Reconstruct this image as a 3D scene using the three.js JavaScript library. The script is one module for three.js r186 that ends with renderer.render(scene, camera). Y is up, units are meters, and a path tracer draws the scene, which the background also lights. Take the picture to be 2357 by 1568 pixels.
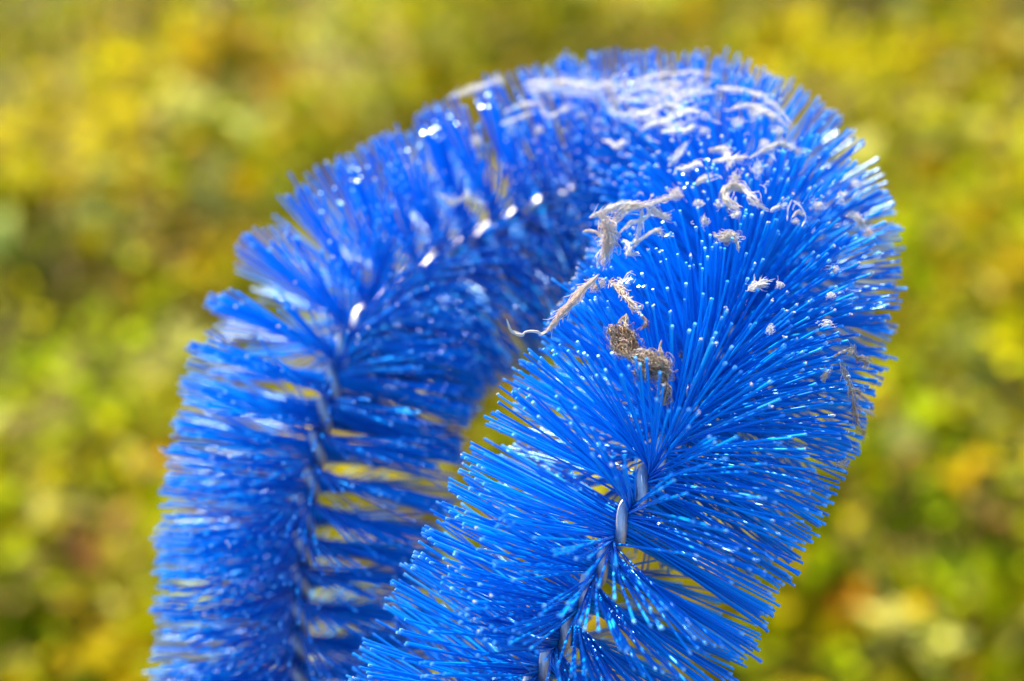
import * as THREE from 'three';
import { mergeGeometries } from 'three/addons/utils/BufferGeometryUtils.js';

// ---------------------------------------------------------------- camera
const scene = new THREE.Scene();
const PITCH = THREE.MathUtils.degToRad(-25);
const CAM = new THREE.Vector3(0, 1.35, 0);
const FOCAL = 4100;                       // lens in pixels of a 2357 x 1568 picture
const camera = new THREE.PerspectiveCamera(2 * Math.atan(784 / FOCAL) * 180 / Math.PI, 1024 / 681, 0.02, 300);
camera.position.copy(CAM);
camera.rotation.set(PITCH, 0, 0, 'YXZ');
camera.focus = 0.492;
camera.userData.fStop = 4.9;
camera.updateMatrixWorld(true);
scene.add(camera);

// ---------------------------------------------------------------- sky, sun, exposure
const SUN = new THREE.Vector3(-0.34, 0.66, -0.67).normalize();
{
  const W = 256, H = 128, a = new Float32Array(W * H * 4);
  for (let j = 0; j < H; j++) {
    const e = Math.max(0, Math.sin(((j + 0.5) / H - 0.5) * Math.PI));   // row 0 looks down
    const k = Math.pow(1 - e, 3);
    for (let i = 0; i < W; i++) {
      const o = 4 * (j * W + i);
      a[o] = 0.09 + 0.25 * k; a[o + 1] = 0.21 + 0.23 * k; a[o + 2] = 0.52 + 0.08 * k; a[o + 3] = 1;
    }
  }
  const t = new THREE.DataTexture(a, W, H, THREE.RGBAFormat, THREE.FloatType);
  t.mapping = THREE.EquirectangularReflectionMapping; t.magFilter = THREE.LinearFilter; t.minFilter = THREE.LinearFilter;
  t.needsUpdate = true;
  scene.background = t; scene.environment = t;
}
const sun = new THREE.DirectionalLight(new THREE.Color(1, 0.95, 0.86), 5);
sun.position.copy(SUN).multiplyScalar(6).add(new THREE.Vector3(0, 0.8, -1.2));
sun.target.position.set(0, 0.8, -1.2);
sun.castShadow = true;
sun.shadow.mapSize.set(2048, 2048);
Object.assign(sun.shadow.camera, { left: -4, right: 4, top: 4, bottom: -4, near: 0.1, far: 16 });
scene.add(sun, sun.target);

const renderer = new THREE.WebGLRenderer({ antialias: true });
renderer.setSize(1024, 681);
renderer.toneMapping = THREE.LinearToneMapping;
renderer.toneMappingExposure = 3.35;
renderer.shadowMap.enabled = true;

// ---------------------------------------------------------------- helpers
let seed = 20240611;
const rnd = () => { seed |= 0; seed = (seed + 0x6D2B79F5) | 0; let t = Math.imul(seed ^ (seed >>> 15), 1 | seed); t = (t + Math.imul(t ^ (t >>> 7), 61 | t)) ^ t; return ((t ^ (t >>> 14)) >>> 0) / 4294967296; };
const gauss = () => { let s = 0; for (let i = 0; i < 6; i++) s += rnd(); return (s - 3) / 0.7071; };
const V = (x, y, z) => new THREE.Vector3(x, y, z);
const lerp = (a, b, t) => a + (b - a) * t;
function hash(i, j, k) { let h = Math.imul(i, 374761393) + Math.imul(j, 668265263) + Math.imul(k, 2147483647 - 1274126177); h = Math.imul(h ^ (h >>> 13), 1274126177); return ((h ^ (h >>> 16)) >>> 0) / 4294967296; }
function noise(x, y, z = 0) {
  const i = Math.floor(x), j = Math.floor(y), k = Math.floor(z), s = (t) => t * t * (3 - 2 * t);
  const u = s(x - i), v = s(y - j), w = s(z - k);
  const n = (a, b, c) => hash(i + a, j + b, k + c);
  return lerp(lerp(lerp(n(0, 0, 0), n(1, 0, 0), u), lerp(n(0, 1, 0), n(1, 1, 0), u), v), lerp(lerp(n(0, 0, 1), n(1, 0, 1), u), lerp(n(0, 1, 1), n(1, 1, 1), u), v), w);
}
function rayOf(px, py) {                 // a direction with unit depth along the lens axis
  return V((px - 1178.5) / FOCAL, (784 - py) / FOCAL, -1).applyQuaternion(camera.quaternion);
}
const at = (px, py, mm) => rayOf(px, py).multiplyScalar(mm / 1000).add(CAM);
function pixelOf(p) { const q = p.clone().sub(CAM).applyQuaternion(camera.quaternion.clone().invert()); return [1178.5 + q.x / -q.z * FOCAL, 784 - q.y / -q.z * FOCAL, -q.z]; }
function onGround(px, py) { const r = rayOf(px, py); return r.multiplyScalar((CAM.y - 0.12) / -r.y).add(CAM); }
const used = new Map();
function numbered(name) { const n = used.get(name) ?? 0; used.set(name, n + 1); return n ? name + '_' + String(n).padStart(3, '0') : name; }
function part(name, geometry, material, parent) {
  const m = new THREE.Mesh(geometry, material); m.name = name; m.castShadow = m.receiveShadow = true; parent.add(m); return m;
}
function tag(o, label, category, group) { o.userData.label = label; o.userData.category = category; if (group) o.userData.group = group; return o; }

class Soup {                              // triangles with smooth normals and colours
  constructor() { this.p = []; this.n = []; this.c = []; this.i = []; }
  tube(points, radii, sides, colors, cap = true) {
    const base = this.p.length / 3, N = points.length, t = V(), u = V(0, 1, 0), w = V(), d = V();
    t.subVectors(points[1], points[0]).normalize();
    if (Math.abs(t.y) > 0.9) u.set(1, 0, 0);
    u.addScaledVector(t, -u.dot(t)).normalize();
    for (let k = 0; k < N; k++) {
      t.subVectors(points[Math.min(N - 1, k + 1)], points[Math.max(0, k - 1)]).normalize();
      u.addScaledVector(t, -u.dot(t)).normalize(); w.crossVectors(t, u);
      const c = colors[Math.min(k, colors.length - 1)];
      for (let s = 0; s < sides; s++) {
        const a = s / sides * Math.PI * 2;
        d.copy(u).multiplyScalar(Math.cos(a)).addScaledVector(w, Math.sin(a));
        this.p.push(points[k].x + d.x * radii[k], points[k].y + d.y * radii[k], points[k].z + d.z * radii[k]);
        this.n.push(d.x, d.y, d.z); this.c.push(c[0], c[1], c[2]);
      }
      if (k) for (let s = 0; s < sides; s++) {
        const a = base + (k - 1) * sides + s, b = base + (k - 1) * sides + (s + 1) % sides;
        this.i.push(a, b, b + sides, a, b + sides, a + sides);
      }
    }
    if (cap) {
      const e = this.p.length / 3, k = N - 1, c = colors[colors.length - 1];
      for (let s = 0; s < sides; s++) { const q = 3 * (base + k * sides + s); this.p.push(this.p[q], this.p[q + 1], this.p[q + 2]); this.n.push(t.x, t.y, t.z); this.c.push(c[0], c[1], c[2]); }
      for (let s = 1; s < sides - 1; s++) this.i.push(e, e + s, e + s + 1);
    }
  }
  build() {
    const g = new THREE.BufferGeometry();
    g.setAttribute('position', new THREE.Float32BufferAttribute(this.p, 3));
    g.setAttribute('normal', new THREE.Float32BufferAttribute(this.n, 3));
    g.setAttribute('color', new THREE.Float32BufferAttribute(this.c, 3));
    g.setIndex(this.i); return g;
  }
}

// ---------------------------------------------------------------- ground
{
  const g = new THREE.PlaneGeometry(160, 160, 1, 1); g.rotateX(-Math.PI / 2);
  const S = 512, px = new Uint8Array(S * S * 4);
  for (let j = 0; j < S; j++) for (let i = 0; i < S; i++) {
    const n = 0.5 * noise(i / 40, j / 40, 3) + 0.3 * noise(i / 11, j / 11, 5) + 0.2 * rnd(), o = 4 * (j * S + i);
    px[o] = 70 + 60 * n; px[o + 1] = 58 + 52 * n; px[o + 2] = 6 + 10 * n; px[o + 3] = 255;
  }
  const t = new THREE.DataTexture(px, S, S); t.colorSpace = THREE.SRGBColorSpace; t.wrapS = t.wrapT = THREE.RepeatWrapping; t.repeat.set(80, 80); t.magFilter = THREE.LinearFilter; t.minFilter = THREE.LinearFilter; t.needsUpdate = true;
  const m = part('ground', g, new THREE.MeshStandardMaterial({ map: t, roughness: 1 }), scene);
  m.userData.kind = 'structure'; m.userData.label = 'soil and leaf litter under the low plants';
}
// low leafy plants covering the ground: nobody could count them
{
  const sh = [], ix = [], K = 4;          // one folded, arched leaf, 1 long
  for (let k = 0; k <= K; k++) { const t = k / K, w = 0.36 * Math.sin(Math.PI * Math.min(0.97, Math.pow(t, 0.8) + 0.03)), y = 0.22 * Math.sin(t * 2.6); sh.push(-w, y + 0.3 * w, t, 0, y, t, w, y + 0.3 * w, t); }
  for (let k = 0; k < K; k++) for (const s of [0, 1]) { const a = 3 * k + s; ix.push(a, a + 3, a + 1, a + 1, a + 3, a + 4); }
  const g = new THREE.BufferGeometry(); g.setAttribute('position', new THREE.Float32BufferAttribute(sh, 3)); g.setIndex(ix); g.computeVertexNormals();
  const mat = new THREE.MeshPhysicalMaterial({ color: 0xffffff, roughness: 0.8, specularIntensity: 0.04, transmission: 0.4, thickness: 0, side: THREE.DoubleSide });
  const COLORS = { lime: [0.37, 0.38, 0.001], fresh: [0.44, 0.50, 0.002], yellow: [0.66, 0.51, 0.001], olive: [0.21, 0.18, 0.001], pale: [0.60, 0.56, 0.10], gold: [0.46, 0.29, 0.002], orange: [0.64, 0.27, 0.002], rust: [0.42, 0.20, 0.045], brown: [0.13, 0.09, 0.001], green: [0.085, 0.10, 0.001], sage: [0.33, 0.34, 0.07] };
  // what grows where, with brown and dark green also painting in shaded gaps, read from the photograph: [x, y, radius in pixels, kind, share]
  const spots = [
    [630, 165, 70, 'orange', 0.7], [520, 95, 90, 'orange', 0.35], [390, 100, 130, 'yellow', 0.7], [250, 250, 130, 'yellow', 0.7], [60, 230, 110, 'yellow', 0.6], [410, 310, 75, 'pale', 0.8],
    [180, 370, 120, 'yellow', 0.55], [270, 380, 90, 'gold', 0.5], [600, 290, 110, 'lime', 0.6], [740, 85, 60, 'pale', 0.6], [810, 220, 80, 'pale', 0.5], [1030, 90, 80, 'lime', 0.6],
    [300, 600, 190, 'brown', 0.6], [560, 580, 120, 'brown', 0.5], [430, 590, 140, 'gold', 0.5], [290, 670, 50, 'rust', 0.6], [210, 490, 60, 'sage', 0.6], [460, 500, 70, 'sage', 0.6], [80, 550, 90, 'green', 0.6],
    [150, 800, 220, 'fresh', 0.8], [30, 780, 80, 'fresh', 0.8], [380, 820, 70, 'pale', 0.65], [20, 1010, 130, 'green', 0.85], [30, 560, 110, 'green', 0.7], [380, 1000, 50, 'orange', 0.5], [150, 1150, 130, 'brown', 0.45], [200, 1280, 70, 'rust', 0.5],
    [60, 1420, 120, 'lime', 0.5], [140, 1530, 90, 'pale', 0.5], [330, 1310, 50, 'rust', 0.5], [1180, 60, 200, 'olive', 0.5], [1760, 120, 60, 'gold', 0.3], [2000, 150, 170, 'yellow', 0.5], [2280, 40, 120, 'gold', 0.5],
    [2150, 260, 130, 'lime', 0.5], [2200, 450, 150, 'lime', 0.5], [2330, 560, 120, 'gold', 0.45], [2180, 620, 130, 'gold', 0.45], [2130, 800, 130, 'lime', 0.5], [2250, 950, 130, 'sage', 0.4], [2030, 1055, 70, 'rust', 0.85],
    [2090, 1200, 170, 'fresh', 0.6], [2340, 1190, 60, 'rust', 0.6], [2200, 1330, 90, 'pale', 0.5], [1950, 1385, 60, 'orange', 0.4], [1860, 1420, 90, 'yellow', 0.5], [2080, 1440, 110, 'pale', 0.35], [2280, 1330, 150, 'fresh', 0.5],
    [1900, 1520, 150, 'fresh', 0.6], [2200, 1500, 140, 'lime', 0.6], [820, 970, 200, 'yellow', 0.85], [1130, 960, 90, 'olive', 0.5], [1500, 1240, 200, 'yellow', 0.6],
  ].map(([x, y, r, kind, share]) => { const p = onGround(x, y); return { p, rx: r * p.distanceTo(CAM) / FOCAL, rz: r * p.distanceTo(CAM) / FOCAL * p.distanceTo(CAM) / CAM.y * 0.8, c: COLORS[kind], share }; });
  const mix = [['green', 0.12], ['olive', 0.22], ['gold', 0.10], ['lime', 0.30], ['yellow', 0.20], ['pale', 0.05]];
  const M = new THREE.Matrix4(), Q = new THREE.Quaternion(), E = new THREE.Euler(), C = new THREE.Color(), rows = [];
  const N = 60000;
  while (rows.length < N) {
    const z = -0.05 - 8.2 * rnd(), half = 0.75 + 0.36 * -z, x = (rnd() * 2 - 1) * half;
    const clump = 0.6 * noise(x * 2.6 + 9, z * 2.6 + 40) + 0.4 * noise(x * 7 + 3, z * 7 + 80);
    if (rnd() > 0.25 + 1.3 * clump) continue;
    const top = 0.03 + 0.34 * Math.max(0, clump - 0.18), y = 0.012 + top * Math.sqrt(rnd());
    let c = null;
    for (const s of spots) { const q = ((x - s.p.x) / s.rx) ** 2 + ((z - s.p.z) / s.rz) ** 2; if (q < 1 && rnd() < s.share) { c = s.c; break; } }
    if (!c) { const h = 0.6 * noise(x * 3.1 + 50, z * 2.2 + 7) + 0.4 * noise(x * 8 + 11, z * 5 + 31); let r = rnd() * 0.4 + 0.6 * Math.max(0, Math.min(1, (h - 0.5) * 3.0 + 0.5)); for (const [k, w] of mix) { c = COLORS[k]; if ((r -= w) < 0) break; } }
    const big = rnd() < 0.045; if (big && rnd() < 0.12) c = COLORS.pale;  // some large leaves coloured pale to paint in glints
    const size = big ? 0.07 + 0.035 * rnd() : 0.022 + 0.036 * rnd() * rnd() + 0.012 * clump, v = 0.45 + 1.0 * rnd();
    E.set(-0.25 + 0.55 * gauss() * 0.8, rnd() * Math.PI * 2, 0.4 * gauss(), 'YXZ');
    rows.push([M.compose(V(x, y, z), Q.setFromEuler(E), V(size, size, size)).clone(), [c[0] * v, c[1] * v * (0.9 + 0.2 * rnd()), c[2] * v]]);
  }
  const im = new THREE.InstancedMesh(g, mat, rows.length);
  rows.forEach(([m, c], i) => { im.setMatrixAt(i, m); im.setColorAt(i, C.setRGB(Math.min(0.85, c[0]), Math.min(0.85, c[1]), c[2])); });
  im.name = 'ground_cover'; im.castShadow = im.receiveShadow = true; im.userData.kind = 'stuff';
  tag(im, 'blurred yellow green low leafy plants with orange patches behind the brush', 'plants');
  scene.add(im);
}

// ---------------------------------------------------------------- the brush
const R = 0.0488, HALF = 0.0113;          // bristle length, half a turn of the twisted core
const nearLeg = [[1230, 1568, 507], [1310, 1440, 504], [1350, 1362, 502.5], [1390, 1286, 501], [1430, 1210, 500], [1471, 1138, 502], [1517, 1055, 507], [1558, 995, 514], [1588, 935, 521], [1621, 876, 529], [1650, 815, 537], [1684, 745, 546], [1707, 680, 556], [1720, 615, 567], [1708, 545, 580], [1655, 490, 598], [1575, 452, 616], [1485, 436, 627], [1395, 437, 632], [1270, 466, 635], [1150, 521, 633], [1030, 588, 627], [920, 657, 619], [860, 705, 613], [808, 760, 607], [779, 832, 602], [757, 915, 599], [737, 1000, 598], [722, 1080, 598], [710, 1150, 599], [700, 1220, 600], [694, 1300, 601], [688, 1400, 602], [686, 1480, 603], [690, 1568, 604]].map((a) => at(...a));
function down(p, q) {                     // on from the picture's lower edge to the ground: p is the last point, q the one before
  const d = p.clone().sub(q).normalize(), out = [], c = p.clone();
  for (let y = p.y - 0.06; y > 0.02; y -= 0.06) { d.lerp(V(0, -1, 0), 0.3).normalize(); c.addScaledVector(d, 0.06); if (c.y < 0.01) break; out.push(c.clone()); }
  return out;
}
const nL = nearLeg.length;
const path = [...down(nearLeg[0], nearLeg[1]).reverse(), ...nearLeg, ...down(nearLeg[nL - 1], nearLeg[nL - 2])];
const curve = new THREE.CatmullRomCurve3(path, false, 'centripetal');
curve.arcLengthDivisions = 3000;
const LEN = curve.getLength(), STEPS = Math.round(LEN / 0.0008);
const core = [];                          // point, tangent, normal, binormal along the core
{
  const pts = curve.getSpacedPoints(STEPS); let n = V(0, 0, 1);
  for (let i = 0; i <= STEPS; i++) {
    const t = pts[Math.min(STEPS, i + 1)].clone().sub(pts[Math.max(0, i - 1)]).normalize();
    n = n.clone().addScaledVector(t, -n.dot(t)).normalize();
    core.push({ p: pts[i], t, n, b: V().crossVectors(t, n) });
  }
}
const frameAt = (s) => core[Math.max(0, Math.min(STEPS, Math.round(s / LEN * STEPS)))];
const turnAt = (s) => -Math.PI * s / HALF + 0.9;

const brush = new THREE.Group(); brush.name = 'twisted_wire_brush';
brush.position.set(core[0].p.x, 0, core[0].p.z);
tag(brush, 'bright blue bristle brush with twisted steel wire core, bent into an arch', 'brush');
scene.add(brush);
const O = brush.position;

// core: two galvanised wires twisted round each other
{
  const S = 256, px = new Uint8Array(S * S * 4);
  for (let j = 0; j < S; j++) for (let i = 0; i < S; i++) { const n = 0.45 * noise(i / 5, j / 26, 1) + 0.35 * noise(i / 14, j / 14, 2) + 0.2 * rnd(), o = 4 * (j * S + i); px[o] = px[o + 1] = px[o + 2] = 255 * n; px[o + 3] = 255; }
  const t = new THREE.DataTexture(px, S, S); t.wrapS = t.wrapT = THREE.RepeatWrapping; t.magFilter = THREE.LinearFilter; t.minFilter = THREE.LinearFilter; t.needsUpdate = true;
  const steel = new THREE.MeshStandardMaterial({ color: new THREE.Color(0.68, 0.62, 0.54), metalness: 0.9, roughness: 0.5, bumpMap: t, bumpScale: 0.00022 });
  for (const k of [0, 1]) {
    const p = [], n = [], uv = [], ix = [], SIDES = 12, W = 0.00168, H = 0.00185; let rows = 0;
    const pts = core.map((f, i) => { const a = turnAt(i / STEPS * LEN) + Math.PI / 2 + k * Math.PI; return f.p.clone().addScaledVector(f.n, H * Math.cos(a)).addScaledVector(f.b, H * Math.sin(a)); });
    for (let i = 0; i <= STEPS; i += 1) {
      const q = pts[i], low = pixelOf(q)[1] > 1800; if (low && i % 3) continue;
      const t2 = pts[Math.min(STEPS, i + 1)].clone().sub(pts[Math.max(0, i - 1)]).normalize(), f = core[i], u = f.n.clone().addScaledVector(t2, -f.n.dot(t2)).normalize(), w = V().crossVectors(t2, u);
      for (let s = 0; s <= SIDES; s++) { const a = s / SIDES * Math.PI * 2, d = u.clone().multiplyScalar(Math.cos(a)).addScaledVector(w, Math.sin(a)); p.push(q.x + d.x * W - O.x, q.y + d.y * W - O.y, q.z + d.z * W - O.z); n.push(d.x, d.y, d.z); uv.push(s / SIDES, i * 0.0008 / 0.0105 + k * 0.37); }
      if (rows++) for (let s = 0; s < SIDES; s++) { const a = (rows - 2) * (SIDES + 1) + s; ix.push(a, a + 1, a + SIDES + 2, a, a + SIDES + 2, a + SIDES + 1); }
    }
    const g = new THREE.BufferGeometry(); g.setAttribute('position', new THREE.Float32BufferAttribute(p, 3)); g.setAttribute('normal', new THREE.Float32BufferAttribute(n, 3)); g.setAttribute('uv', new THREE.Float32BufferAttribute(uv, 2)); g.setIndex(ix);
    part('core_wire', g, steel, brush);
  }
}

// bristles
const plastic = new THREE.MeshPhysicalMaterial({ color: 0xffffff, vertexColors: true, roughness: 0.26, specularIntensity: 0.85, specularColor: new THREE.Color(0.42, 0.74, 1), ior: 1.5 });
const BLUES = [[0.0002, 0.260, 0.74], [0.0002, 0.205, 0.68], [0.0002, 0.320, 0.80], [0.0002, 0.160, 0.60]], CUT_GLOW = [0.24, 0.58, 0.84];  // tip colour: whitened cut end, with light conducted along the bristle painted in
const FADED = [0.03, 0.38, 0.76];           // strands bleached by the sun
const bristles = [], lowRest = new Soup();
for (let s = 0.004; s < LEN - 0.004;) {
  const f = frameAt(s), v = pixelOf(f.p), low = v[1] > 2150;
  s += (low ? HALF / 30 : HALF / 70) * (0.5 + rnd());
  // filaments stand in small bundles that lean together along the core
  const bundle = 0.17 * (noise(s / 0.0016, 4) - 0.5) + 0.05 * (noise(s / 0.006, 9) - 0.5);
  for (const side of [0, 1]) {
    const a = turnAt(s) + side * Math.PI + 0.17 * gauss();
    const lean = bundle * (side ? 1 : 0.8) + 0.10 * (noise(s / 0.0022, 20 + side * 7) - 0.5) + 0.042 * gauss() + (rnd() < 0.035 ? 0.24 * gauss() : 0);
    const d = f.n.clone().multiplyScalar(Math.cos(a)).addScaledVector(f.b, Math.sin(a)).addScaledVector(f.t, lean).normalize();
    const L = R * (1 + 0.012 * gauss() - (rnd() < 0.06 ? 0.10 * rnd() : 0));
    const bend = V(gauss(), gauss(), gauss()).multiplyScalar(rnd() < 0.05 ? 0.003 : 0.0005);
    const col = rnd() < 0.03 ? FADED : BLUES[Math.floor(rnd() * 4)], cutGlow = lerp(0.1, 1, Math.pow(rnd(), 2.2));
    const tip = CUT_GLOW.map((x, i) => lerp(col[i], x, cutGlow));
    const base = f.p.clone().addScaledVector(f.t, 0.0006 * gauss()).sub(O);
    const P = (t) => base.clone().addScaledVector(d, L * t).addScaledVector(bend, t * t * (3 - 2 * t) - 1.2 * t * (1 - t));
    const r = 0.00035 * (0.9 + 0.2 * rnd()), flare = 1.1 + 0.5 * rnd();
    if (low) { lowRest.tube([base, P(1)], [r * 1.3, r * 1.5], 3, [col, col], false); continue; }
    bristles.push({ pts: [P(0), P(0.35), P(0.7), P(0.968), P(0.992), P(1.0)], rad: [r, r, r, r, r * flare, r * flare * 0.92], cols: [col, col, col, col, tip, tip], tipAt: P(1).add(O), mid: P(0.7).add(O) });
  }
}
{
  // the 300 that stand nearest in view are single parts
  for (const b of bristles) { const q = pixelOf(b.tipAt), m = pixelOf(b.mid); b.rank = (q[0] > 0 && q[0] < 2357 && q[1] > 0 && q[1] < 1568 && m[1] < 1568) ? q[2] + 0.3 * m[2] : 9; }
  const order = bristles.map((b, i) => i).sort((i, j) => bristles[i].rank - bristles[j].rank), single = new Set(order.slice(0, 300));
  const rest = new Soup();
  bristles.forEach((b, i) => {
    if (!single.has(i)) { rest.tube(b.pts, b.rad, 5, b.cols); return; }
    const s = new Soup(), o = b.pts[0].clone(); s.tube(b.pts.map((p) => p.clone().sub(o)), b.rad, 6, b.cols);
    part('bristle', s.build(), plastic, brush).position.copy(o);
  });
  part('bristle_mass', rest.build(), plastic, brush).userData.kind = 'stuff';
  part('bristle_mass', lowRest.build(), plastic, brush).userData.kind = 'stuff';
  console.log('core m', LEN.toFixed(2), 'bristles', bristles.length, 'low', lowRest.i.length / 18);
}

// ---------------------------------------------------------------- dust, lint and cobweb caught on the bristles
function hit(px, py, inset = 0) {         // where the line through a pixel first meets the brush's round outline, then inset metres further in
  const r = rayOf(px, py), L = r.length(); let best = null;
  for (let d = 0.40; d < 0.72; d += 0.0015) {
    const p = r.clone().multiplyScalar(d).add(CAM); let m = 9;
    for (let i = 0; i <= STEPS; i += 8) { const q = core[i].p.distanceToSquared(p); if (q < m) m = q; }
    if (!best || m < best.m) best = { m, d };
    if (Math.sqrt(m) < R * 0.985) { best = { m, d }; break; }
  }
  return r.multiplyScalar(best.d + inset / L).add(CAM);
}
const lintMaterial = new THREE.MeshPhysicalMaterial({ color: 0xffffff, vertexColors: true, roughness: 0.95, specularIntensity: 0.2, transmission: 0.25, thickness: 0 });
const WHITE = [0.90, 0.83, 0.73], CREAM = [0.86, 0.71, 0.50], TAN = [0.50, 0.35, 0.20], BROWN = [0.20, 0.10, 0.035], PEACH = [0.84, 0.60, 0.40];
const vary = (c, v = 0.14) => { const k = 1 - v / 2 + v * rnd(); return c.map((x) => Math.min(0.9, x * k)); };
function rope(soup, pixels, thick, colors, opts = {}) {      // loose fibres that follow a line, thick = radius in metres
  const { inset = -0.0012, plane, fibres = 26, fly = 0.55, fine = 0.000075 } = opts;
  thick *= 0.6;
  const deep = plane && pixelOf(hit(...plane))[2] * 1000;   // hanging free in the air at the distance of the tips it hangs from
  const pts = pixels.map(([x, y, i = 0]) => plane ? at(x, y, deep + 1000 * (inset + i)) : hit(x, y, inset + i));
  const c = new THREE.CatmullRomCurve3(pts, false, 'centripetal'), len = c.getLength(), o = rnd() * 100;
  for (let k = 0; k < fibres * 0.62; k++) {
    const free = rnd() < fly, span = Math.min(1, (free ? 0.002 + 0.006 * rnd() : 0.004 + 0.012 * rnd()) / len), t0 = rnd() * (1 - span), n = Math.max(5, Math.min(22, Math.round(span * len / 0.0005)));
    const off = V(gauss(), gauss(), gauss()).multiplyScalar(thick * 0.7), out = V(gauss(), gauss(), gauss()).multiplyScalar(free ? Math.min(0.0010, thick * 1.9) : 0), list = [], rad = [], col = vary(colors[Math.floor(rnd() * colors.length)]);
    for (let i = 0; i <= n; i++) {
      const u = i / n, t = t0 + span * u, swell = (0.35 + 1.1 * noise(t * len / 0.0022 + o, 3.3)) * (0.25 + 0.75 * Math.min(1, t / 0.14, (1 - t) / 0.14)), f = 700;
      const p = c.getPoint(Math.min(1, t)), w = V(noise(t * len * f + k * 9.1, 1, o) - 0.5, noise(t * len * f + k * 9.1, 5, o) - 0.5, noise(t * len * f + k * 9.1, 9, o) - 0.5).multiplyScalar(thick * 1.5);
      list.push(p.addScaledVector(off, swell).addScaledVector(w, swell).addScaledVector(out, u * u)); rad.push(fine * (0.7 + 0.9 * noise(u * 5 + k, 2)) * (i === n || i === 0 ? 0.4 : 1));
    }
    soup.tube(list, rad, 3, [col], false);
  }
}
function fluff(soup, px, py, rx, ry, colors, opts = {}) {    // a ball of curled fibres, rx and ry in metres
  const { inset = -0.001, fibres = 60, fine = 0.00006 } = opts, c = hit(px, py, inset), X = V(1, 0, 0).applyQuaternion(camera.quaternion), Y = V(0, 1, 0).applyQuaternion(camera.quaternion), Z = V(0, 0, 1).applyQuaternion(camera.quaternion), o = rnd() * 50;
  for (let k = 0; k < fibres; k++) {
    let a = V(gauss(), gauss(), gauss()).normalize().multiplyScalar(0.85 * Math.cbrt(rnd())), d = V(gauss(), gauss(), gauss()).normalize();
    a.multiplyScalar(0.55 + 0.9 * noise(a.x * 1.6 + o, a.y * 1.6, a.z * 1.6));
    const list = [], rad = [], n = 7 + Math.floor(rnd() * 5), col = vary(colors[Math.floor(rnd() * colors.length)], 0.4), st = rnd() < 0.12 ? 0.2 : 0.12;
    for (let i = 0; i <= n; i++) {
      list.push(c.clone().addScaledVector(X, a.x * rx).addScaledVector(Y, a.y * ry).addScaledVector(Z, a.z * Math.min(rx, ry)));
      rad.push(fine * (0.7 + 0.6 * rnd()));
      d.add(V(gauss(), gauss(), gauss()).multiplyScalar(0.4)).addScaledVector(a, -0.25).normalize(); a = a.clone().addScaledVector(d, st);
    }
    soup.tube(list, rad, 3, [col], false);
  }
}
function lint(name, label, category, draw, group) {
  const s = new Soup(); draw(s);
  let c = V(), n = s.p.length / 3; for (let i = 0; i < s.p.length; i += 3) { c.x += s.p[i] / n; c.y += s.p[i + 1] / n; c.z += s.p[i + 2] / n; }
  for (let i = 0; i < s.p.length; i += 3) { s.p[i] -= c.x; s.p[i + 1] -= c.y; s.p[i + 2] -= c.z; }
  const m = part(numbered(name), s.build(), lintMaterial, scene); m.position.copy(c);
  return tag(m, label, category, group);
}
const MM = 0.001, lightDust = [WHITE, WHITE, CREAM];
lint('cobweb', 'dusty white cobweb veil stretched over the top of the arch', 'cobweb', (s) => {
  rope(s, [[1197, 190], [1290, 190], [1373, 196], [1490, 178], [1560, 168], [1607, 166], [1650, 178]], 1.1 * MM, lightDust, { fibres: 90, fly: 0.5 });
  rope(s, [[1220, 205], [1373, 206], [1480, 200], [1590, 190]], 2.4 * MM, [WHITE], { fibres: 60, fine: 0.00005, fly: 0.15 });
  rope(s, [[1373, 212], [1400, 245], [1424, 262], [1480, 262], [1521, 245], [1570, 236], [1610, 226]], 0.9 * MM, [WHITE], { fibres: 70, fly: 0.5 });
  rope(s, [[1390, 225], [1470, 228], [1560, 218], [1610, 205]], 2.6 * MM, [WHITE], { fibres: 60, fine: 0.00004, fly: 0.1 });
  rope(s, [[1420, 212], [1500, 206], [1600, 214], [1640, 205]], 2.2 * MM, [WHITE], { fibres: 50, fine: 0.00004, fly: 0.1 });
  rope(s, [[1471, 298], [1500, 286], [1529, 279], [1560, 262], [1620, 255]], 0.8 * MM, [WHITE], { fibres: 60 });
  rope(s, [[1521, 306], [1550, 302], [1584, 298], [1600, 285]], 0.8 * MM, [WHITE], { fibres: 50 });
  rope(s, [[1440, 250], [1500, 270], [1560, 290], [1600, 270]], 2.0 * MM, [WHITE], { fibres: 80, fine: 0.00004 });
  for (let k = 0; k < 95; k++) { const x = 1190 + 400 * rnd(), y = 178 + 100 * rnd() * (x > 1370 ? 1 : 0.4), l = 20 + 90 * rnd(), e = (rnd() - 0.5) * 110; rope(s, [[x, y], [x + l / 2, y + e * 0.3], [x + l, y + e]], 0.5 * MM, [WHITE], { fibres: 4, fine: 0.00005, fly: 0 }); }
  for (let k = 0; k < 16; k++) fluff(s, 1210 + 420 * rnd(), 178 + 90 * rnd(), (1 + 1.4 * rnd()) * MM, (0.8 + 0.8 * rnd()) * MM, [WHITE, WHITE, CREAM], { fibres: 34 });
});
lint('lint_strand', 'cream ragged strand along the left shoulder of the arch, beside the cobweb', 'lint', (s) => { rope(s, [[1029, 224], [1060, 216], [1099, 204], [1130, 192], [1154, 181]], 1.3 * MM, [CREAM, WHITE], { fibres: 80 }); fluff(s, 1090, 206, 2.6 * MM, 2 * MM, [CREAM, WHITE]); fluff(s, 1150, 188, 2.2 * MM, 2.6 * MM, [CREAM, WHITE]); });
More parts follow.
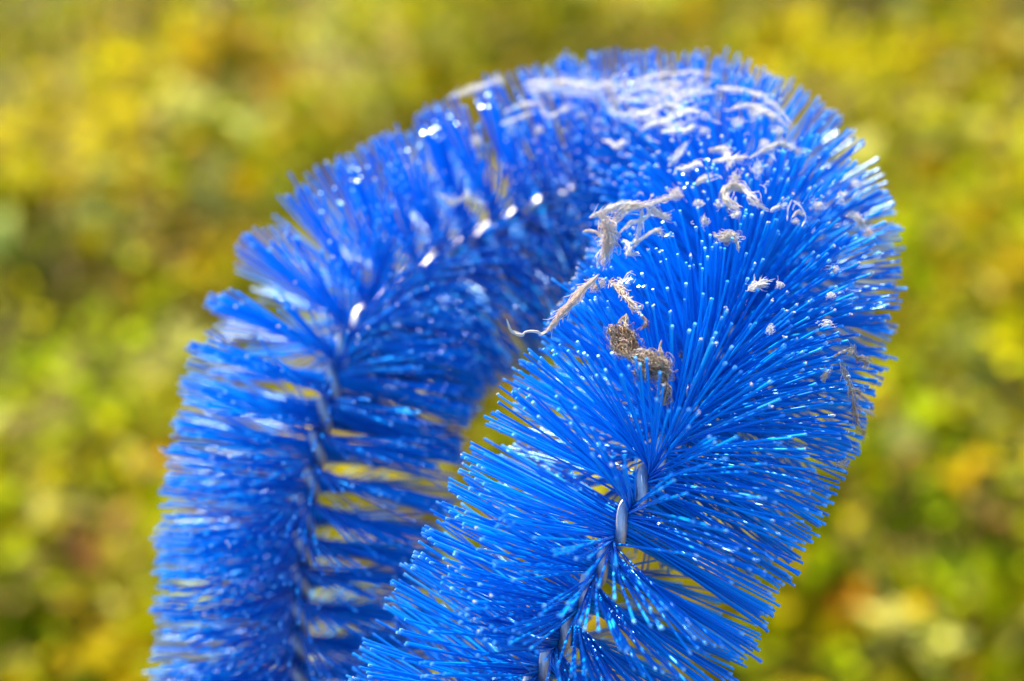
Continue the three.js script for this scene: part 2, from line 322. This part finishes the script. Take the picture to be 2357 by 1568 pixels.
lint('lint_strand', 'white drooping loop of lint below the left end of the cobweb', 'lint', (s) => { rope(s, [[1158, 259], [1190, 246], [1217, 240], [1250, 238]], 0.8 * MM, lightDust, { fibres: 50 }); rope(s, [[1150, 285], [1190, 272], [1230, 258]], 0.7 * MM, lightDust, { fibres: 40 }); rope(s, [[1240, 240], [1263, 267], [1290, 258], [1314, 239]], 0.9 * MM, [WHITE], { fibres: 50, fine: 0.00006 }); });
lint('lint_strand', 'white lint strand running down the right shoulder from the cobweb', 'lint', (s) => { rope(s, [[1646, 200], [1680, 206], [1717, 210], [1764, 230], [1800, 262], [1830, 298]], 1.0 * MM, lightDust, { fibres: 100 }); rope(s, [[1662, 255], [1700, 246], [1732, 244], [1780, 268], [1822, 294]], 0.9 * MM, lightDust, { fibres: 90 }); fluff(s, 1740, 262, 3 * MM, 2 * MM, lightDust); });
lint('lint_strand', 'white zigzag lint flake alone between cobweb and bare bristles', 'lint', (s) => rope(s, [[1386, 322], [1402, 326], [1417, 339], [1430, 330], [1441, 323]], 0.9 * MM, [WHITE], { fibres: 55 }));
lint('lint_strand', 'thin pale web flap slanting down toward a short white strand', 'lint', (s) => { rope(s, [[1539, 382], [1560, 358], [1581, 327]], 1.3 * MM, [WHITE], { fibres: 46, fine: 0.00006 }); rope(s, [[1554, 388], [1580, 386], [1600, 376], [1618, 382]], 0.8 * MM, [WHITE], { fibres: 50 }); });
lint('lint_strand', 'white branching lint patch with a drooping stem above the curled lint', 'lint', (s) => { rope(s, [[1632, 346], [1655, 344], [1675, 342]], 0.9 * MM, lightDust, { fibres: 50 }); rope(s, [[1668, 345], [1676, 362], [1681, 384]], 1.1 * MM, lightDust, { fibres: 60 }); rope(s, [[1640, 372], [1680, 366], [1722, 360]], 0.8 * MM, lightDust, { fibres: 60 }); });
lint('lint_strand', 'short white diagonal lint crumb left of the curled lint', 'lint', (s) => rope(s, [[1601, 425], [1614, 416], [1640, 405]], 0.9 * MM, lightDust, { fibres: 50 }));
lint('lint_strand', 'white lumpy lint chain on the light blue right shoulder bristles', 'lint', (s) => { rope(s, [[1722, 366], [1760, 345], [1793, 331], [1812, 335], [1840, 350], [1859, 358]], 1.0 * MM, lightDust, { fibres: 100 }); fluff(s, 1746, 390, 2.2 * MM, 2.8 * MM, [WHITE], { fibres: 60 }); });
lint('lint_strand', 'white V shaped lint flake on the far side of the arch', 'lint', (s) => { rope(s, [[1003, 445], [1020, 456], [1036, 468], [1056, 462], [1073, 453], [1082, 436]], 1.0 * MM, [WHITE], { fibres: 70 }); rope(s, [[1082, 460], [1100, 466], [1112, 470]], 0.8 * MM, [WHITE], { fibres: 30 }); });
lint('lint_tuft', 'cream upright lint tuft on the far side of the arch', 'lint', (s) => { fluff(s, 1099, 326, 2.0 * MM, 2.4 * MM, [CREAM, WHITE], { fibres: 90 }); rope(s, [[1099, 330], [1103, 348], [1107, 366]], 1.0 * MM, [CREAM, TAN], { fibres: 40 }); });
lint('lint_strand', 'large pale branched wisp hanging between arch and front leg', 'lint', (s) => {
  const W = [1530, 520];
  rope(s, [[1381, 484], [1390, 505], [1401, 525], [1402, 545], [1401, 561], [1392, 584], [1385, 614]], 2.6 * MM, [WHITE, CREAM, PEACH], { plane: W, inset: -0.005, fibres: 240, fly: 0.6 });
  rope(s, [[1404, 530], [1416, 507], [1439, 482], [1479, 474], [1514, 464], [1542, 455], [1563, 441]], 1.2 * MM, [CREAM, WHITE], { plane: W, fibres: 120 });
  rope(s, [[1357, 502], [1370, 494], [1383, 490], [1401, 481], [1437, 472], [1470, 468]], 0.9 * MM, lightDust, { plane: W, fibres: 80 });
  rope(s, [[1479, 478], [1476, 500], [1470, 530], [1465, 548], [1456, 563]], 0.6 * MM, [WHITE], { plane: W, fibres: 46 });
  rope(s, [[1425, 537], [1440, 523], [1455, 511], [1480, 505], [1495, 490], [1488, 478]], 0.55 * MM, [WHITE], { plane: W, fibres: 46 });
  rope(s, [[1500, 479], [1512, 490], [1526, 499], [1540, 500]], 1.1 * MM, [CREAM, WHITE], { plane: W, fibres: 60 });
  rope(s, [[1342, 533], [1358, 531], [1371, 534], [1385, 549]], 0.4 * MM, [CREAM], { plane: W, fibres: 18, fly: 0.1 });
  fluff(s, 1556, 447, 2.4 * MM, 2.4 * MM, [CREAM, PEACH, WHITE], { plane: W, fibres: 80 });
});
lint('lint_strand', 'white forked lint strand beside the large branched wisp', 'lint', (s) => { rope(s, [[1432, 551], [1443, 560], [1448, 573], [1443, 585], [1458, 586], [1474, 589]], 0.8 * MM, [WHITE], { fibres: 70 }); rope(s, [[1452, 575], [1465, 560], [1490, 541], [1511, 530], [1522, 536], [1526, 546]], 0.7 * MM, [WHITE, CREAM], { fibres: 70 }); });
lint('lint_curl', 'cream felt like lint curled into an open ring with a tail', 'lint', (s) => {
  rope(s, [[1708, 482], [1690, 478], [1674, 464], [1666, 446], [1676, 432], [1694, 428], [1712, 436], [1726, 452], [1745, 470], [1773, 486]], 1.5 * MM, [CREAM, WHITE, CREAM], { fibres: 230, fly: 0.25 });
  fluff(s, 1693, 408, 1.9 * MM, 1.9 * MM, [CREAM, WHITE], { fibres: 60 }); rope(s, [[1773, 486], [1790, 476], [1812, 468]], 0.7 * MM, [WHITE], { fibres: 26, fine: 0.00006 });
});
lint('lint_tuft', 'cream fuzzy lint ball below the curled lint', 'lint', (s) => { fluff(s, 1676, 546, 3.4 * MM, 2.2 * MM, [CREAM, CREAM, WHITE, TAN], { fibres: 210 }); rope(s, [[1692, 548], [1698, 560], [1699, 572]], 0.5 * MM, [CREAM], { fibres: 22 }); rope(s, [[1664, 542], [1653, 545], [1645, 540]], 0.5 * MM, [CREAM], { fibres: 18 }); });
lint('lint_tuft', 'small oblong cream lint tuft left of the curled lint tail', 'lint', (s) => fluff(s, 1622, 507, 1.3 * MM, 1.9 * MM, [CREAM, WHITE], { fibres: 70 }));
lint('lint_tuft', 'small cream lint crumb hanging under the curled lint ring', 'lint', (s) => fluff(s, 1694, 494, 1.8 * MM, 1.2 * MM, [CREAM, WHITE], { fibres: 60 }));
lint('lint_tuft', 'white wedge shaped lint tuft on the front leg near the wire glint', 'lint', (s) => { rope(s, [[1724, 668], [1744, 656], [1766, 646]], 1.2 * MM, lightDust, { fibres: 90 }); fluff(s, 1740, 660, 2.3 * MM, 1.5 * MM, lightDust, { fibres: 70 }); });
lint('lint_strand', 'long peach lint strand along the inner edge of the front leg', 'lint', (s) => {
  rope(s, [[1380, 630], [1362, 648], [1347, 661], [1319, 694], [1298, 715], [1281, 736], [1263, 759], [1246, 770]], 1.0 * MM, [PEACH, CREAM, CREAM], { plane: [1400, 690], fibres: 170 });
  fluff(s, 1372, 662, 2.0 * MM, 1.6 * MM, [PEACH, CREAM], { fibres: 60 }); fluff(s, 1388, 650, 1.4 * MM, 1.4 * MM, [CREAM], { fibres: 40 });
  rope(s, [[1256, 762], [1246, 769], [1234, 763], [1209, 765], [1204, 771], [1178, 762], [1166, 734]], 0.3 * MM, [WHITE, CREAM], { plane: [1275, 760], fibres: 60, fly: 0.03, fine: 0.0001 });
});
lint('lint_strand', 'cream twisted lint strand with a small web, above the brown clump', 'lint', (s) => {
  rope(s, [[1401, 646], [1425, 663], [1441, 684], [1464, 708], [1478, 727]], 1.1 * MM, [CREAM, CREAM, TAN], { fibres: 130 });
  rope(s, [[1478, 727], [1486, 736], [1488, 748], [1478, 754]], 0.6 * MM, [TAN, BROWN], { fibres: 30 });
  rope(s, [[1424, 648], [1440, 654], [1452, 640]], 1.6 * MM, [WHITE], { fibres: 46, fine: 0.00005 });
});
lint('lint_clump', 'large brown matted clump of plant fibre stuck among the front bristles', 'debris', (s) => {
  const e = { inset: 0.009 };
  rope(s, [[1406, 750], [1416, 768], [1424, 786], [1436, 806], [1449, 828]], 2.2 * MM, [BROWN, TAN, TAN, PEACH], { ...e, fibres: 250 });
  rope(s, [[1424, 748], [1440, 762], [1452, 778], [1458, 800], [1462, 816]], 2.4 * MM, [TAN, BROWN, BROWN, CREAM], { ...e, fibres: 250, fly: 0.6 });
  rope(s, [[1422, 744], [1434, 732], [1441, 728], [1440, 745], [1443, 760]], 0.6 * MM, [TAN, CREAM], { inset: 0.006, fibres: 50 });
  rope(s, [[1410, 778], [1416, 796], [1430, 808]], 1.2 * MM, [BROWN], { inset: 0.013, fibres: 80 });
  rope(s, [[1446, 826], [1466, 822], [1484, 818], [1500, 826], [1510, 838]], 1.8 * MM, [TAN, BROWN, CREAM], { ...e, fibres: 170 });
  rope(s, [[1476, 834], [1494, 836], [1510, 842], [1524, 852], [1530, 860]], 3.6 * MM, [TAN, BROWN, TAN, CREAM], { ...e, fibres: 330, fly: 0.6 });
  rope(s, [[1464, 852], [1478, 860], [1496, 860]], 1.8 * MM, [BROWN, BROWN, TAN], { ...e, fibres: 120 });
  rope(s, [[1508, 862], [1520, 878], [1532, 896], [1532, 912], [1526, 932]], 1.5 * MM, [TAN, BROWN, PEACH], { inset: 0.015, fibres: 150 });
  rope(s, [[1516, 872], [1530, 866], [1536, 880]], 0.6 * MM, [CREAM, TAN], { inset: 0.012, fibres: 40 });
  rope(s, [[1523, 782], [1520, 800], [1526, 820], [1534, 836]], 0.5 * MM, [TAN, CREAM], { inset: 0.006, fibres: 40, fly: 0.3 });
});
lint('lint_strand', 'grey beige knotted lint string hanging off the right edge of the front leg', 'lint', (s) => {
  rope(s, [[1931, 830], [1943, 855], [1951, 877], [1959, 899], [1965, 927], [1971, 958], [1974, 980], [1987, 996], [1980, 1015]], 1.2 * MM, [TAN, CREAM], { fibres: 150 });
  rope(s, [[1965, 922], [1984, 940], [1998, 946], [2012, 955]], 0.6 * MM, [CREAM, WHITE], { fibres: 50 });
  rope(s, [[1958, 900], [1972, 898], [1982, 908]], 0.7 * MM, [CREAM, TAN], { fibres: 36 });
});
lint('lint_strand', 'grey beige bent lint thread above the knotted string', 'lint', (s) => rope(s, [[1918, 822], [1937, 811], [1962, 808], [1960, 792]], 0.7 * MM, [TAN, CREAM], { fibres: 60 }));
lint('lint_curl', 'grey beige curled lint scrap beside the bent thread', 'lint', (s) => rope(s, [[1966, 812], [1972, 824], [1984, 826], [1996, 832], [1986, 846]], 1.0 * MM, [TAN, CREAM], { fibres: 80 }));
lint('lint_tuft', 'small beige lint crumb on blue bristles beside the knotted string', 'lint', (s) => rope(s, [[1894, 874], [1899, 864], [1904, 856]], 0.9 * MM, [TAN, CREAM], { fibres: 40 }));
lint('lint_tuft', 'beige frayed tuft on bristle ends below the knotted string', 'lint', (s) => rope(s, [[1922, 1070], [1938, 1066], [1952, 1058]], 0.8 * MM, [CREAM, TAN], { fibres: 46 }));
lint('lint_strand', 'beige lint worm on pale bristle tips at the right rim', 'lint', (s) => { rope(s, [[1948, 497], [1969, 497], [1982, 510], [1990, 526]], 0.9 * MM, lightDust, { fibres: 70 }); fluff(s, 1999, 537, 1.9 * MM, 1.6 * MM, [CREAM, PEACH], { fibres: 70 }); });
lint('lint_strand', 'thin hair loop snagged on bristle tips near the right rim', 'lint', (s) => { rope(s, [[1823, 460], [1814, 482], [1812, 507]], 0.16 * MM, [WHITE], { fibres: 10, fly: 0 }); rope(s, [[1826, 462], [1843, 476], [1855, 500], [1846, 522]], 0.2 * MM, [WHITE], { fibres: 14, fly: 0 }); rope(s, [[1824, 500], [1838, 488], [1850, 496]], 0.4 * MM, [WHITE, CREAM], { fibres: 30 }); });
[
  [1886, 472, 2.0, 1.4, 'white lint fleck beside the snagged hair loop'],
  [1934, 456, 1.8, 1.9, 'round white lint fleck above the beige lint worm'],
  [1972, 424, 1.7, 1.5, 'white lint fleck on pale tips of the upper right rim, above the lint worm'],
  [1608, 467, 2.0, 1.4, 'flat white lint fleck between the branched wisp and the curled ring'],
  [1655, 470, 1.3, 1.2, 'tiny cream fleck touching the left side of the curled ring'],
  [1773, 758, 1.2, 1.6, 'upright white fleck on the front leg, below the wedge shaped tuft'],
  [1918, 622, 2.0, 1.2, 'white ragged fleck on the right bristles, well below the lint worm'],
  [1912, 680, 1.6, 1.1, 'narrow white fleck on the right bristles, under a ragged white fleck'],
  [1905, 745, 2.0, 1.4, 'loose white fleck on the right bristles, above the bent beige thread'],
  [1795, 655, 1.2, 1.2, 'small round white fleck beside the wedge shaped tuft'],
  [1830, 510, 1.3, 1.0, 'tiny white fleck under the snagged hair loop'],
  [1790, 300, 2.2, 1.6, 'white puff between the two strands of the right shoulder'],
  [1700, 285, 2.2, 2.0, 'white puff just below the cobweb and above the branching patch'],
  [1620, 300, 1.8, 1.4, 'white puff under the right end of the cobweb, above the web flap'],
  [1760, 330, 1.6, 1.4, 'white puff touching the lumpy chain of the right shoulder'],
  [1240, 300, 1.6, 1.8, 'blurred white fleck under the drooping lint loop'],
  [1300, 300, 1.4, 1.2, 'blurred white fleck between the drooping loop and the zigzag flake'],
  [1180, 300, 1.2, 2.0, 'tall blurred white fleck under the ragged cream strand end'],
].forEach(([x, y, a, b, label]) => lint('lint_fleck', label, 'lint', (s) => fluff(s, x, y, a * MM, b * MM, lightDust, { fibres: 46 }), 'lint flecks on the bristle ends'));
// specks of white dust sitting on single bristle ends: too many to count
{
  const s = new Soup();
  for (const b of bristles) {
    const q = pixelOf(b.tipAt); if (q[1] > 1568) continue;
    const high = q[1] < 420 ? 0.40 : q[1] < 800 ? 0.26 : q[1] < 1100 ? 0.10 : 0.05;
    if (rnd() > high * (0.3 + 1.4 * noise(q[0] / 90, q[1] / 90, 6))) continue;
    const n = 1 + Math.floor(rnd() * 3);
    for (let k = 0; k < n; k++) {
      const p = b.tipAt.clone().add(V(gauss(), Math.abs(gauss()), gauss()).multiplyScalar(0.00022)), d = V(gauss(), gauss(), gauss()).normalize().multiplyScalar(0.0004 + 0.0006 * rnd() * rnd()), r = 0.00016 + 0.0002 * rnd();
      s.tube([p.clone().addScaledVector(d, -0.5), p, p.clone().addScaledVector(d, 0.5).add(V(0, 0.0001, 0))], [r * 0.5, r, r * 0.4], 4, [vary(rnd() < 0.75 ? WHITE : CREAM)]);
    }
  }
  // fine loose hairs lying across the ends of the bristles
  for (let k = 0; k < 150; k++) {
    const x = 1180 + 760 * rnd(), y = 190 + 420 * rnd() * rnd(); if ((x < 1500 && y > 480) || Math.hypot(x - 1470, y - 560) > 430 || (x > 1640 && Math.hypot(x - 1650, y - 560) > 310)) continue;
    const a = rnd() * Math.PI, l = 10 + 26 * rnd(), b = (rnd() - 0.5) * 16, p = [0, 0.3, 0.65, 1].map((t) => hit(x + l * t * Math.cos(a) - b * Math.sin(a) * t * (1 - t) * 4, y + l * t * Math.sin(a) * 0.7 + b * Math.cos(a) * t * (1 - t) * 4, -0.0008));
    s.tube(new THREE.CatmullRomCurve3(p).getPoints(9), Array(10).fill(0.00005 + 0.00004 * rnd()), 3, [vary(WHITE)], false);
  }
  const m = part('dust_specks', s.build(), lintMaterial, scene); m.userData.kind = 'stuff';
  tag(m, 'tiny white dust specks on the ends of single blue bristles', 'dust');
}

renderer.render(scene, camera);
